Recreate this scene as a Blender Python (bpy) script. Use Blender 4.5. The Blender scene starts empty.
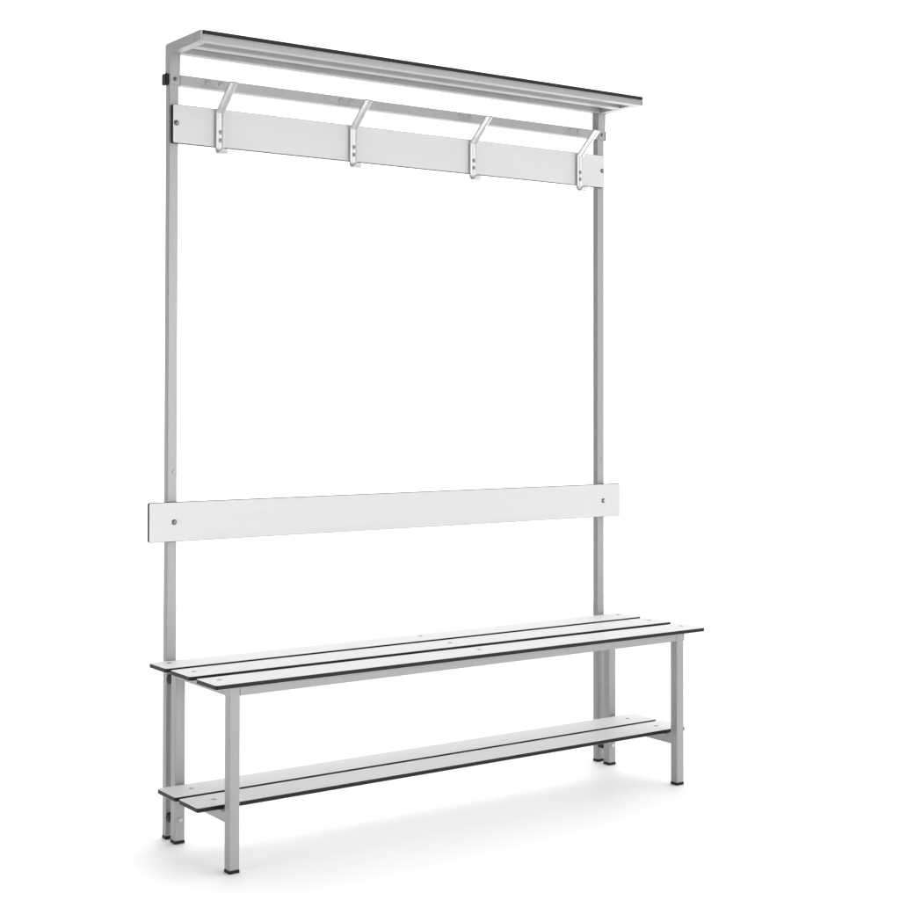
import bpy, bmesh, math
from mathutils import Vector, Matrix

# ---------------------------------------------------------------- camera, world, lamps, exposure
SC = bpy.context.scene
COL = SC.collection
cam_data = bpy.data.cameras.new('camera')
cam = bpy.data.objects.new('camera', cam_data); COL.objects.link(cam); SC.camera = cam
YAW, PITCH, ROLL = -0.6141, 0.0179, 0.0015
F = Vector((math.cos(PITCH)*math.sin(-YAW), math.cos(PITCH)*math.cos(YAW), math.sin(PITCH)))
R0 = Vector((math.cos(YAW), math.sin(YAW), 0)); U0 = R0.cross(F)
R = R0*math.cos(ROLL)+U0*math.sin(ROLL); U = -R0*math.sin(ROLL)+U0*math.cos(ROLL)
M = Matrix((R, U, -F)).transposed().to_4x4()
M.translation = Vector((-1.5998, -3.4205, 1.0701))
cam.matrix_world = M
cam_data.sensor_width = 36
cam_data.lens = 1533.8/900*36
cam_data.shift_x = (450-441.63)/900
cam_data.shift_y = -(450-368.67)/900
cam_data.clip_end = 500; cam_data.clip_start = 0.05

W = bpy.data.worlds.new('World'); SC.world = W; W.use_nodes = True
nt = W.node_tree; bg = nt.nodes['Background']
# white studio: bright sweep ahead and overhead, darker room behind and to the left of the camera
tc = nt.nodes.new('ShaderNodeTexCoord')
dot = nt.nodes.new('ShaderNodeVectorMath'); dot.operation = 'DOT_PRODUCT'
dot.inputs[1].default_value = Vector((0.80, 0.50, 0.0)).normalized()
nt.links.new(tc.outputs['Generated'], dot.inputs[0])
ramp = nt.nodes.new('ShaderNodeMapRange'); ramp.interpolation_type = 'SMOOTHSTEP'
ramp.inputs['From Min'].default_value = -0.55; ramp.inputs['From Max'].default_value = 0.55
ramp.inputs['To Min'].default_value = 0.02; ramp.inputs['To Max'].default_value = 1.68
nt.links.new(dot.outputs['Value'], ramp.inputs['Value'])
nt.links.new(ramp.outputs['Result'], bg.inputs['Strength'])
bg.inputs['Color'].default_value = (1, 1, 1, 1)

SC.view_settings.view_transform = 'Standard'
SC.view_settings.look = 'None'
SC.view_settings.exposure = 0.17
SC.view_settings.gamma = 1

def area(name, loc, target, size, sizey, power, color=(1, 1, 1)):
    d = bpy.data.lights.new(name, 'AREA'); d.shape = 'RECTANGLE'; d.size = size; d.size_y = sizey
    d.energy = power; d.color = color
    o = bpy.data.objects.new(name, d); COL.objects.link(o); o.location = loc
    o.rotation_euler = (Vector(target)-Vector(loc)).to_track_quat('-Z', 'Y').to_euler()
    return o
area('overhead_softbox', (1.8, 0.2, 5.5), (1.8, 0.0, 0), 9, 8.5, 100)
area('front_softbox', (2.2, -6.0, 1.4), (0.8, 0, 0.9), 3.5, 2.8, 134)
up = area('underside_fill', (4.2, 0.35, 0.25), (0.4, -0.1, 1.9), 1.5, 0.5, 22)  # added lamp out of view, stands in for floor bounce on the shelf underside
up.data.spread = math.radians(60)
area('low_left_fill', (-2.8, -0.9, 0.7), (0.2, -0.2, 0.0), 1.6, 1.0, 30)  # added low fill lamp, lifts the lower end faces and the floor

# ---------------------------------------------------------------- materials
def new_mat(name, color, rough=0.5, metallic=0.0, spec=0.5):
    m = bpy.data.materials.new(name); m.use_nodes = True
    b = m.node_tree.nodes['Principled BSDF']
    b.inputs['Base Color'].default_value = (*color, 1); b.inputs['Roughness'].default_value = rough
    b.inputs['Metallic'].default_value = metallic; b.inputs['Specular IOR Level'].default_value = spec
    return m, m.node_tree, b

def textured(name, c0, c1, scale, stretch, rough, metallic=0.0, spec=0.5, bump=0.0, detail=6):
    m, t, b = new_mat(name, c0, rough, metallic, spec)
    co = t.nodes.new('ShaderNodeTexCoord'); mp = t.nodes.new('ShaderNodeMapping')
    mp.inputs['Scale'].default_value = stretch
    n = t.nodes.new('ShaderNodeTexNoise'); n.inputs['Scale'].default_value = scale; n.inputs['Detail'].default_value = detail
    cr = t.nodes.new('ShaderNodeValToRGB')
    cr.color_ramp.elements[0].position = 0.3; cr.color_ramp.elements[1].position = 0.7
    cr.color_ramp.elements[0].color = (*c0, 1); cr.color_ramp.elements[1].color = (*c1, 1)
    t.links.new(co.outputs['Object'], mp.inputs['Vector']); t.links.new(mp.outputs['Vector'], n.inputs['Vector'])
    t.links.new(n.outputs['Fac'], cr.inputs['Fac']); t.links.new(cr.outputs['Color'], b.inputs['Base Color'])
    if bump:
        n2 = t.nodes.new('ShaderNodeTexNoise'); n2.inputs['Scale'].default_value = 900; n2.inputs['Detail'].default_value = 2
        bp = t.nodes.new('ShaderNodeBump'); bp.inputs['Strength'].default_value = bump; bp.inputs['Distance'].default_value = 0.0004
        t.links.new(co.outputs['Object'], n2.inputs['Vector']); t.links.new(n2.outputs['Fac'], bp.inputs['Height'])
        t.links.new(bp.outputs['Normal'], b.inputs['Normal'])
    return m

TUBE = textured('silver_grey_powder_coat', (0.316, 0.317, 0.316), (0.338, 0.339, 0.338), 30, (1, 1, 0.15), 0.42, 0.25, 0.5, 0.25)
LAM = textured('white_laminate', (0.674, 0.674, 0.672), (0.690, 0.690, 0.688), 60, (0.06, 1, 1), 0.5, 0, 0.08, 0.3)
CORE = textured('black_laminate_core', (0.009, 0.009, 0.009), (0.014, 0.014, 0.0135), 200, (0.2, 1, 1), 0.42, 0, 0.2, 0)
RUB = textured('black_rubber', (0.008, 0.008, 0.008), (0.014, 0.014, 0.014), 120, (1, 1, 1), 0.55, 0, 0.22, 0)
ALU = textured('satin_aluminium', (0.46, 0.46, 0.46), (0.53, 0.53, 0.53), 60, (1, 1, 0.1), 0.33, 0.65, 0.5, 0)
HOOKSCREW = textured('dark_screw_steel', (0.2, 0.2, 0.2), (0.26, 0.26, 0.26), 300, (1, 1, 1), 0.35, 0.9, 0.5, 0)
STEEL = textured('screw_steel', (0.30, 0.30, 0.30), (0.38, 0.38, 0.37), 300, (1, 1, 1), 0.3, 0.9, 0.5, 0)
DARK = textured('shaded_recess_steel', (0.05, 0.05, 0.05), (0.08, 0.08, 0.08), 300, (1, 1, 1), 0.5, 0.6, 0.5, 0)
FLOOR = textured('white_studio_floor', (0.968, 0.968, 0.968), (0.976, 0.976, 0.976), 3, (1, 1, 1), 0.6, 0, 0.8, 0)
PLUG = textured('grey_plug', (0.25, 0.25, 0.25), (0.30, 0.30, 0.30), 300, (1, 1, 1), 0.4, 0.4, 0.5, 0)

# ---------------------------------------------------------------- mesh helpers
def finish(name, bm, mats, parent=None, smooth=False):
    bmesh.ops.recalc_face_normals(bm, faces=bm.faces[:])
    me = bpy.data.meshes.new(name); bm.to_mesh(me); bm.free()
    for m in (mats if isinstance(mats, (list, tuple)) else [mats]): me.materials.append(m)
    if smooth:
        for p in me.polygons: p.use_smooth = True
    o = bpy.data.objects.new(name, me); COL.objects.link(o)
    if parent is not None: o.parent = parent
    return o

def add_box(bm, x0, x1, y0, y1, z0, z1, bev=0.0, seg=2):
    x0, x1 = sorted((x0, x1)); y0, y1 = sorted((y0, y1)); z0, z1 = sorted((z0, z1))
    t = bmesh.new(); bmesh.ops.create_cube(t, size=1)
    for v in t.verts:
        v.co = Vector(((x0+x1)/2+v.co.x*(x1-x0), (y0+y1)/2+v.co.y*(y1-y0), (z0+z1)/2+v.co.z*(z1-z0)))
    if bev: bmesh.ops.bevel(t, geom=t.edges[:], offset=bev, segments=seg, affect='EDGES', profile=0.6)
    merge(bm, t)

def merge(bm, t, mat=None):
    vm = {v: bm.verts.new(v.co) for v in t.verts}
    for f in t.faces:
        nf = bm.faces.new([vm[v] for v in f.verts]); nf.material_index = f.material_index if mat is None else mat
        nf.smooth = f.smooth
    t.free()

def add_disc(bm, c, axis, r, h0, h1, seg=20, dome=0.0, mat=0, r1=None):
    """short cylinder along axis (unit Vector) from h0 to h1, with a small rounded rim"""
    axis = Vector(axis).normalized(); a = axis.orthogonal().normalized(); b = axis.cross(a)
    r1 = r if r1 is None else r1
    prof = [(r, h0), (r1, h0+(h1-h0)*0.55), (r1*0.86, h1), (r1*0.4, h1+dome)]
    rings = []
    for rr, h in prof:
        rings.append([bm.verts.new(Vector(c)+axis*h+(a*math.cos(2*math.pi*i/seg)+b*math.sin(2*math.pi*i/seg))*rr) for i in range(seg)])
    for k in range(len(rings)-1):
        for i in range(seg):
            f = bm.faces.new((rings[k][i], rings[k][(i+1) % seg], rings[k+1][(i+1) % seg], rings[k+1][i])); f.material_index = mat
    bm.faces.new(rings[-1]).material_index = mat
    bm.faces.new(rings[0][::-1]).material_index = mat

def tube(name, x0, x1, y0, y1, z0, z1, parent, bev=0.0014, mat=None):
    bm = bmesh.new(); add_box(bm, x0, x1, y0, y1, z0, z1, bev)
    return finish(name, bm, mat or TUBE, parent)

def board(name, parent, x0, x1, y0, y1, z0, z1, axis, rc=0.006):
    """laminate board: rounded corners in its plane, white faces along `axis` and a black core edge"""
    def P(u, v, w): return Vector((u, v, w)) if axis == 'z' else Vector((u, w, v))
    (u0, u1), (v0, v1), (w0, w1) = ((x0, x1), (y0, y1), (z0, z1)) if axis == 'z' else ((x0, x1), (z0, z1), (y0, y1))
    out = []
    for cx, cy, a0 in ((u1-rc, v1-rc, 0), (u0+rc, v1-rc, 90), (u0+rc, v0+rc, 180), (u1-rc, v0+rc, 270)):
        for k in range(6):
            a = math.radians(a0+18*k); out.append((cx+rc*math.cos(a), cy+rc*math.sin(a), math.cos(a), math.sin(a)))
    bm = bmesh.new(); b = 0.0002 if axis == 'z' else 0.0011; ft = 0.0004 if axis == 'z' else 0.0011
    rings = []
    for off, w in ((b, w0), (0, w0+ft), (0, w1-ft), (b, w1)):
        rings.append([bm.verts.new(P(u-cu*off*(axis == 'z'), v-cv*off, w)) for u, v, cu, cv in out])
    n = len(out)
    for k in range(3):
        for i in range(n):
            f = bm.faces.new((rings[k][i], rings[k][(i+1) % n], rings[k+1][(i+1) % n], rings[k+1][i])); f.material_index = 1 if k == 1 or axis == 'y' else 0
    bm.faces.new(rings[0]); bm.faces.new(rings[-1])
    return finish(name, bm, [LAM, CORE], parent)

def screw(parent, loc, axis, r=0.0064, name='screw'):
    """low cap screw with a dark hexagonal socket"""
    bm = bmesh.new()
    add_disc(bm, loc, axis, r, 0.0, 0.0004, 24, 0.00005, 1)
    add_disc(bm, loc, axis, r*0.80, 0.0002, 0.0009, 24, 0.0001)
    add_disc(bm, loc, axis, r*0.42, 0.0007, 0.00125, 6, 0.00003, 1)
    return finish(name, bm, [STEEL, DARK], parent)

def bolt(parent, loc, axis, r=0.0066):
    """bolt: dark ring painted as the shade of a countersunk hole, paler domed head"""
    bm = bmesh.new()
    add_disc(bm, loc, axis, r, 0.0, 0.0009, 28, 0.0001, 1)
    add_disc(bm, loc, axis, r*0.62, 0.0006, 0.0028, 24, 0.0008, 0)
    add_disc(bm, loc, axis, r*0.25, 0.0028, 0.0040, 6, 0.00003, 1)
    return finish('bolt', bm, [STEEL, DARK], parent)

# ---------------------------------------------------------------- the setting
bm = bmesh.new()
bmesh.ops.create_circle(bm, cap_ends=True, segments=96, radius=3.8)
bmesh.ops.translate(bm, verts=bm.verts[:], vec=(0.7, 0.2, 0))
fl = finish('floor', bm, FLOOR); fl['kind'] = 'structure'

# ---------------------------------------------------------------- the bench
bench = bpy.data.objects.new('changing_room_bench', None); COL.objects.link(bench)
bench.empty_display_size = 0.1
bench['label'] = 'grey metal changing room bench with white slats, backrest, coat hooks and hat shelf'
bench['category'] = 'bench'

L, T = 1.3723, 0.0249
A, B = 0.0512, 0.3315            # front faces of the rear legs and of the front legs
FOOT = 0.0075
FY = (0, -1, 0); UP = (0, 0, 1)

def foot(parent, x0, x1, y0, y1):
    bm = bmesh.new(); e = 0.0006
    add_box(bm, x0-e, x1+e, y0-e, y1+e, 0, FOOT, 0.0012)
    return finish('rubber_foot', bm, RUB, parent)

def leg(x, yf, ztop, name='leg', depth=T):
    o = tube(name, x, x+T, yf, yf+depth, FOOT, ztop, bench)
    foot(o, x, x+T, yf, yf+depth)
    return o
SEAT_Z, SEAT_T = 0.431, 0.0100
ZF = SEAT_Z-SEAT_T              # top of the frame
for x in (0, L):
    rl = leg(x, -A, ZF-0.0002); fr = leg(x, -B, ZF-0.0002)
    bm = bmesh.new(); add_disc(bm, (x+T/2, -A, 0.0565), FY, 0.0062, 0, 0.0035, 24, 0.0012); finish('bolt', bm, ALU, rl)
    # frame tube running front to back under the seat boards and under the shoe shelf
    tube('end_rail', x+0.0006, x+T-0.0006, -B+T+0.0002, -A-0.0002, ZF-0.0260, ZF-0.0004, bench)
    cm = tube('shelf_support', x+0.0006, x+T-0.0006, -B+T+0.0002, -A-0.0002, 0.1108, 0.1338, bench)
# front and back frame tubes
tube('front_rail', T+0.0008, L-0.0004, -B+0.0006, -B+T-0.0006, ZF-0.0255, ZF-0.0004, bench)
tube('back_rail', T+0.0004, L-0.0004, -A+0.0006, -A+T-0.0006, ZF-0.0255, ZF-0.0004, bench)
# plastic cap and nut on the outer side of the far front leg
bm = bmesh.new(); add_box(bm, L+T+0.0001, L+T+0.0045, -B+0.001, -B+T-0.001, ZF-0.0255, ZF-0.001, 0.0015)
finish('end_cap', bm, textured('grey_plastic', (0.16, 0.16, 0.155), (0.2, 0.2, 0.195), 100, (1, 1, 1), 0.5), bench)
bm = bmesh.new(); add_disc(bm, (L+T, -B+T/2, 0.1500), (1, 0, 0), 0.0068, 0, 0.0105, 6, 0.0005)
finish('nut', bm, RUB, bench)

# seat: three boards
X0, X1 = -0.0514, L+T+0.0514
for (y0, y1, ys) in ((-0.0120, -0.1050, -0.039), (-0.1290, -0.2313, -0.174), (-0.2635, -0.3640, -0.302)):
    sb = board('seat_board', bench, X0, X1, y1, y0, ZF, SEAT_Z, 'z')
    for xs in (-0.012, 0.716, 1.416): screw(sb, (xs, ys, SEAT_Z), UP)
# shoe shelf: two boards
for (y0, y1, ys) in ((-0.0670, -0.1665, -0.110), (-0.1830, -0.2808, -0.228)):
    sb = board('shelf_board', bench, -0.0544, L+T+0.0544, y1, y0, 0.1340, 0.1442, 'z')
    for xs in (0.013, 1.390): screw(sb, (xs, ys, 0.1442), UP)

# uprights (thin tube) with foot, plug, spacers to the bench legs
UD = 0.0195
ZB = 1.8285                      # bottom of the shelf bracket
for x in (0, L):
    up = tube('upright', x, x+T, 0, UD, FOOT, ZB+0.003, bench)
    foot(up, x, x+T, 0, UD)
    bm = bmesh.new(); add_disc(bm, (x+0.0172, 0, 0.885), FY, 0.0060, 0, 0.0005, 24, 0, 1); add_disc(bm, (x+0.0172, 0, 0.885), FY, 0.0048, 0.0003, 0.0009, 24, 0)
    finish('plug', bm, [TUBE, PLUG], up)
    for z in (0.0530, 0.3850):
        bm = bmesh.new(); add_disc(bm, (x+T*0.45, 0, z), FY, 0.0115, 0.0002, 0.0258, 28)
        finish('spacer', bm, RUB, up)
    # shelf bracket: sleeve over the upright, then the arm forward, mitred into one tube
    bx0, bx1 = x-0.0006, x+T+0.0012
    zt, zs = 1.9289, 1.9040
    yb, yf, yc = 0.0225, -0.0052, -0.1430
    pts = [(yb, ZB), (yb, zt-0.004), (yb-0.0012, zt-0.0012), (yb-0.004, zt), (yc, zt), (yc, zs), (yf, zs), (yf, ZB)]
    bm = bmesh.new(); ra = [bm.verts.new((bx0, p, q)) for p, q in pts]; rb = [bm.verts.new((bx1, p, q)) for p, q in pts]
    for i in range(len(pts)):
        j = (i+1) % len(pts); bm.faces.new((ra[i], ra[j], rb[j], rb[i]))
    bm.faces.new(ra[::-1]); bm.faces.new(rb)
    bmesh.ops.bevel(bm, geom=bm.edges[:], offset=0.0009, segments=2, affect='EDGES')
    cx0, cx1 = (bx0, x+0.0055) if x == 0 else (x+T-0.0045, bx1)
    add_box(bm, cx0+0.0001, cx1, yc+0.001, -0.1690, zs, zt if x == 0 else 1.9175, 0.0006)
    if x: add_box(bm, cx0+0.0003, cx1-0.0002, yc+0.0012, -0.120, 1.906, zt-0.0004, 0.0006)
    br = finish('shelf_bracket', bm, TUBE, bench)
    bolt(br, (x+0.0135, yf, 1.8412), FY, 0.0052)
    # black plastic cap on the outer side of the bracket
    bm = bmesh.new()
    s = -1 if x == 0 else 1; xa = bx0 if x == 0 else bx1
    add_box(bm, xa, xa+s*0.0095, 0.0005, 0.0225, 1.8265, 1.8545, 0.0022, 1)
    finish('end_cap', bm, RUB, br)

# crossbar between the brackets, with pairs of small rivets
cb = tube('crossbar', T+0.0016, L-0.0010, -0.0046, 0.0200, ZB-0.0008, 1.8530, bench)
for xr in (0.1002, 0.1372, 0.4854, 0.5161, 0.8707, 0.9031, 1.2640, 1.2958):
    bm = bmesh.new(); add_disc(bm, (xr, -0.0046, 1.8420), FY, 0.0070, 0, 0.0005, 24, 0, 1); add_disc(bm, (xr, -0.0046, 1.8420), FY, 0.0054, 0.0003, 0.0011, 24, 0.0003)
    finish('rivet', bm, [TUBE, PLUG], cb)

# backrest and hook board
br = board('backrest', bench, -0.0521, L+T+0.0521, -0.0118, -0.0008, 0.7171, 0.8129, 'y', 0.004)
for xs in (0.0130, 1.3845): bolt(br, (xs, -0.0118, 0.7645), FY)
hb = board('hook_board', bench, 0.0055, 1.3890, -0.0116, -0.0008, 1.6839, 1.7790, 'y', 0.004)
for xs in (0.0140, 1.3810): bolt(hb, (xs, -0.0116, 1.7335), FY)

# hat shelf: boards on three lengthwise tubes between the bracket arms
def channel(name, y0, y1, x0, x1):
    bm = bmesh.new(); add_box(bm, x0, x1, y0, y1, 1.9038, 1.9178, 0.0010)
    return finish(name, bm, TUBE, bench)
bm = bmesh.new()
add_box(bm, 0.0058, L+T-0.0048, -0.1434, -0.1686, 1.9038, 1.9168, 0.0010)
add_box(bm, 0.0058, L+T-0.0048, -0.1500, -0.1700, 1.9164, 1.9184, 0.0006)     # thin lip under the board
finish('shelf_rail', bm, TUBE, bench)
channel('shelf_rail', -0.0725, -0.1010, T+0.0014, L-0.0008)
channel('shelf_rail', 0.0100, -0.0150, T+0.0014, L-0.0008)
board('top_board', bench, 0.0060, L+T+0.0032, -0.1686, -0.0800, 1.9188, 1.9292, 'z', 0.005)
board('top_board', bench, T+0.0016, L-0.0010, -0.0720, 0.0180, 1.9188, 1.9290, 'z', 0.005)

# coat hooks: ribbed strap with an upper prong forward and a curled lower prong
def hook_path():
    y0 = -0.0148; p = []
    p.append((-0.0900, 1.8345)); p.append((-0.0880, 1.8330))
    p.append((-0.0200, 1.7735)); p.append((-0.0165, 1.7705)); p.append((y0, 1.7670))
    p.append((y0, 1.7300)); p.append((y0, 1.6805))
    r = 0.0145; cy, cz = y0-r, 1.6798
    for k in range(1, 13):
        a = math.radians(165*k/12)
        p.append((cy+r*math.cos(a), cz-r*math.sin(a)))
    return p
def make_hook():
    path = [Vector((0, a, b)) for a, b in hook_path()]
    w, t = 0.0228, 0.0044
    h = w/2
    # section across the strap: s = sideways, d = outward (front)
    sec = [(-h, 0), (-h, t*0.7), (-h+0.001, t), (-h+0.0045, t+0.0005), (-h+0.0062, t-0.0002), (-0.0018, t-0.0008), (0.0018, t-0.0008),
           (h-0.0062, t-0.0002), (h-0.0045, t+0.0005), (h-0.001, t), (h, t*0.7), (h, 0)]
    bm = bmesh.new(); rings = []; n = len(path)
    for i, p in enumerate(path):
        a = path[max(i-1, 0)]; b = path[min(i+1, n-1)]; tan = (b-a).normalized()
        out = Vector((0, tan.z, -tan.y))             # front side on the straight part (tangent points down)
        k = 1.0
        if i >= n-3: k = (0.98, 0.86, 0.55)[i-(n-3)]
        rings.append([bm.verts.new(p+Vector((s*k, 0, 0))+out*d) for s, d in sec])
    m = len(sec)
    for k in range(n-1):
        for i in range(m):
            bm.faces.new((rings[k][i], rings[k][(i+1) % m], rings[k+1][(i+1) % m], rings[k+1][i]))
    bm.faces.new(rings[0]); bm.faces.new(rings[-1][::-1])
    # flat backing plate against the board, behind the lower part
    add_box(bm, -h+0.0012, h-0.0012, -0.0117, -0.0150, 1.6860, 1.7680, 0.0008)
    return bm
hook_mesh_obj = None
for i, xh in enumerate((0.1285, 0.5165, 0.9055, 1.2900)):
    if i == 0:
        o = finish('coat_hook', make_hook(), ALU, bench); o.location.x = xh
        kids = [screw(o, (0.0008, -0.0184, z), FY, 0.0054) for z in (1.7207, 1.7009)]
        first = o
        for c in kids: c.data.materials[0] = HOOKSCREW
    else:
        o = first.copy(); COL.objects.link(o); o.parent = bench; o.location.x = xh
        for c in kids:
            d = c.copy(); COL.objects.link(d); d.parent = o
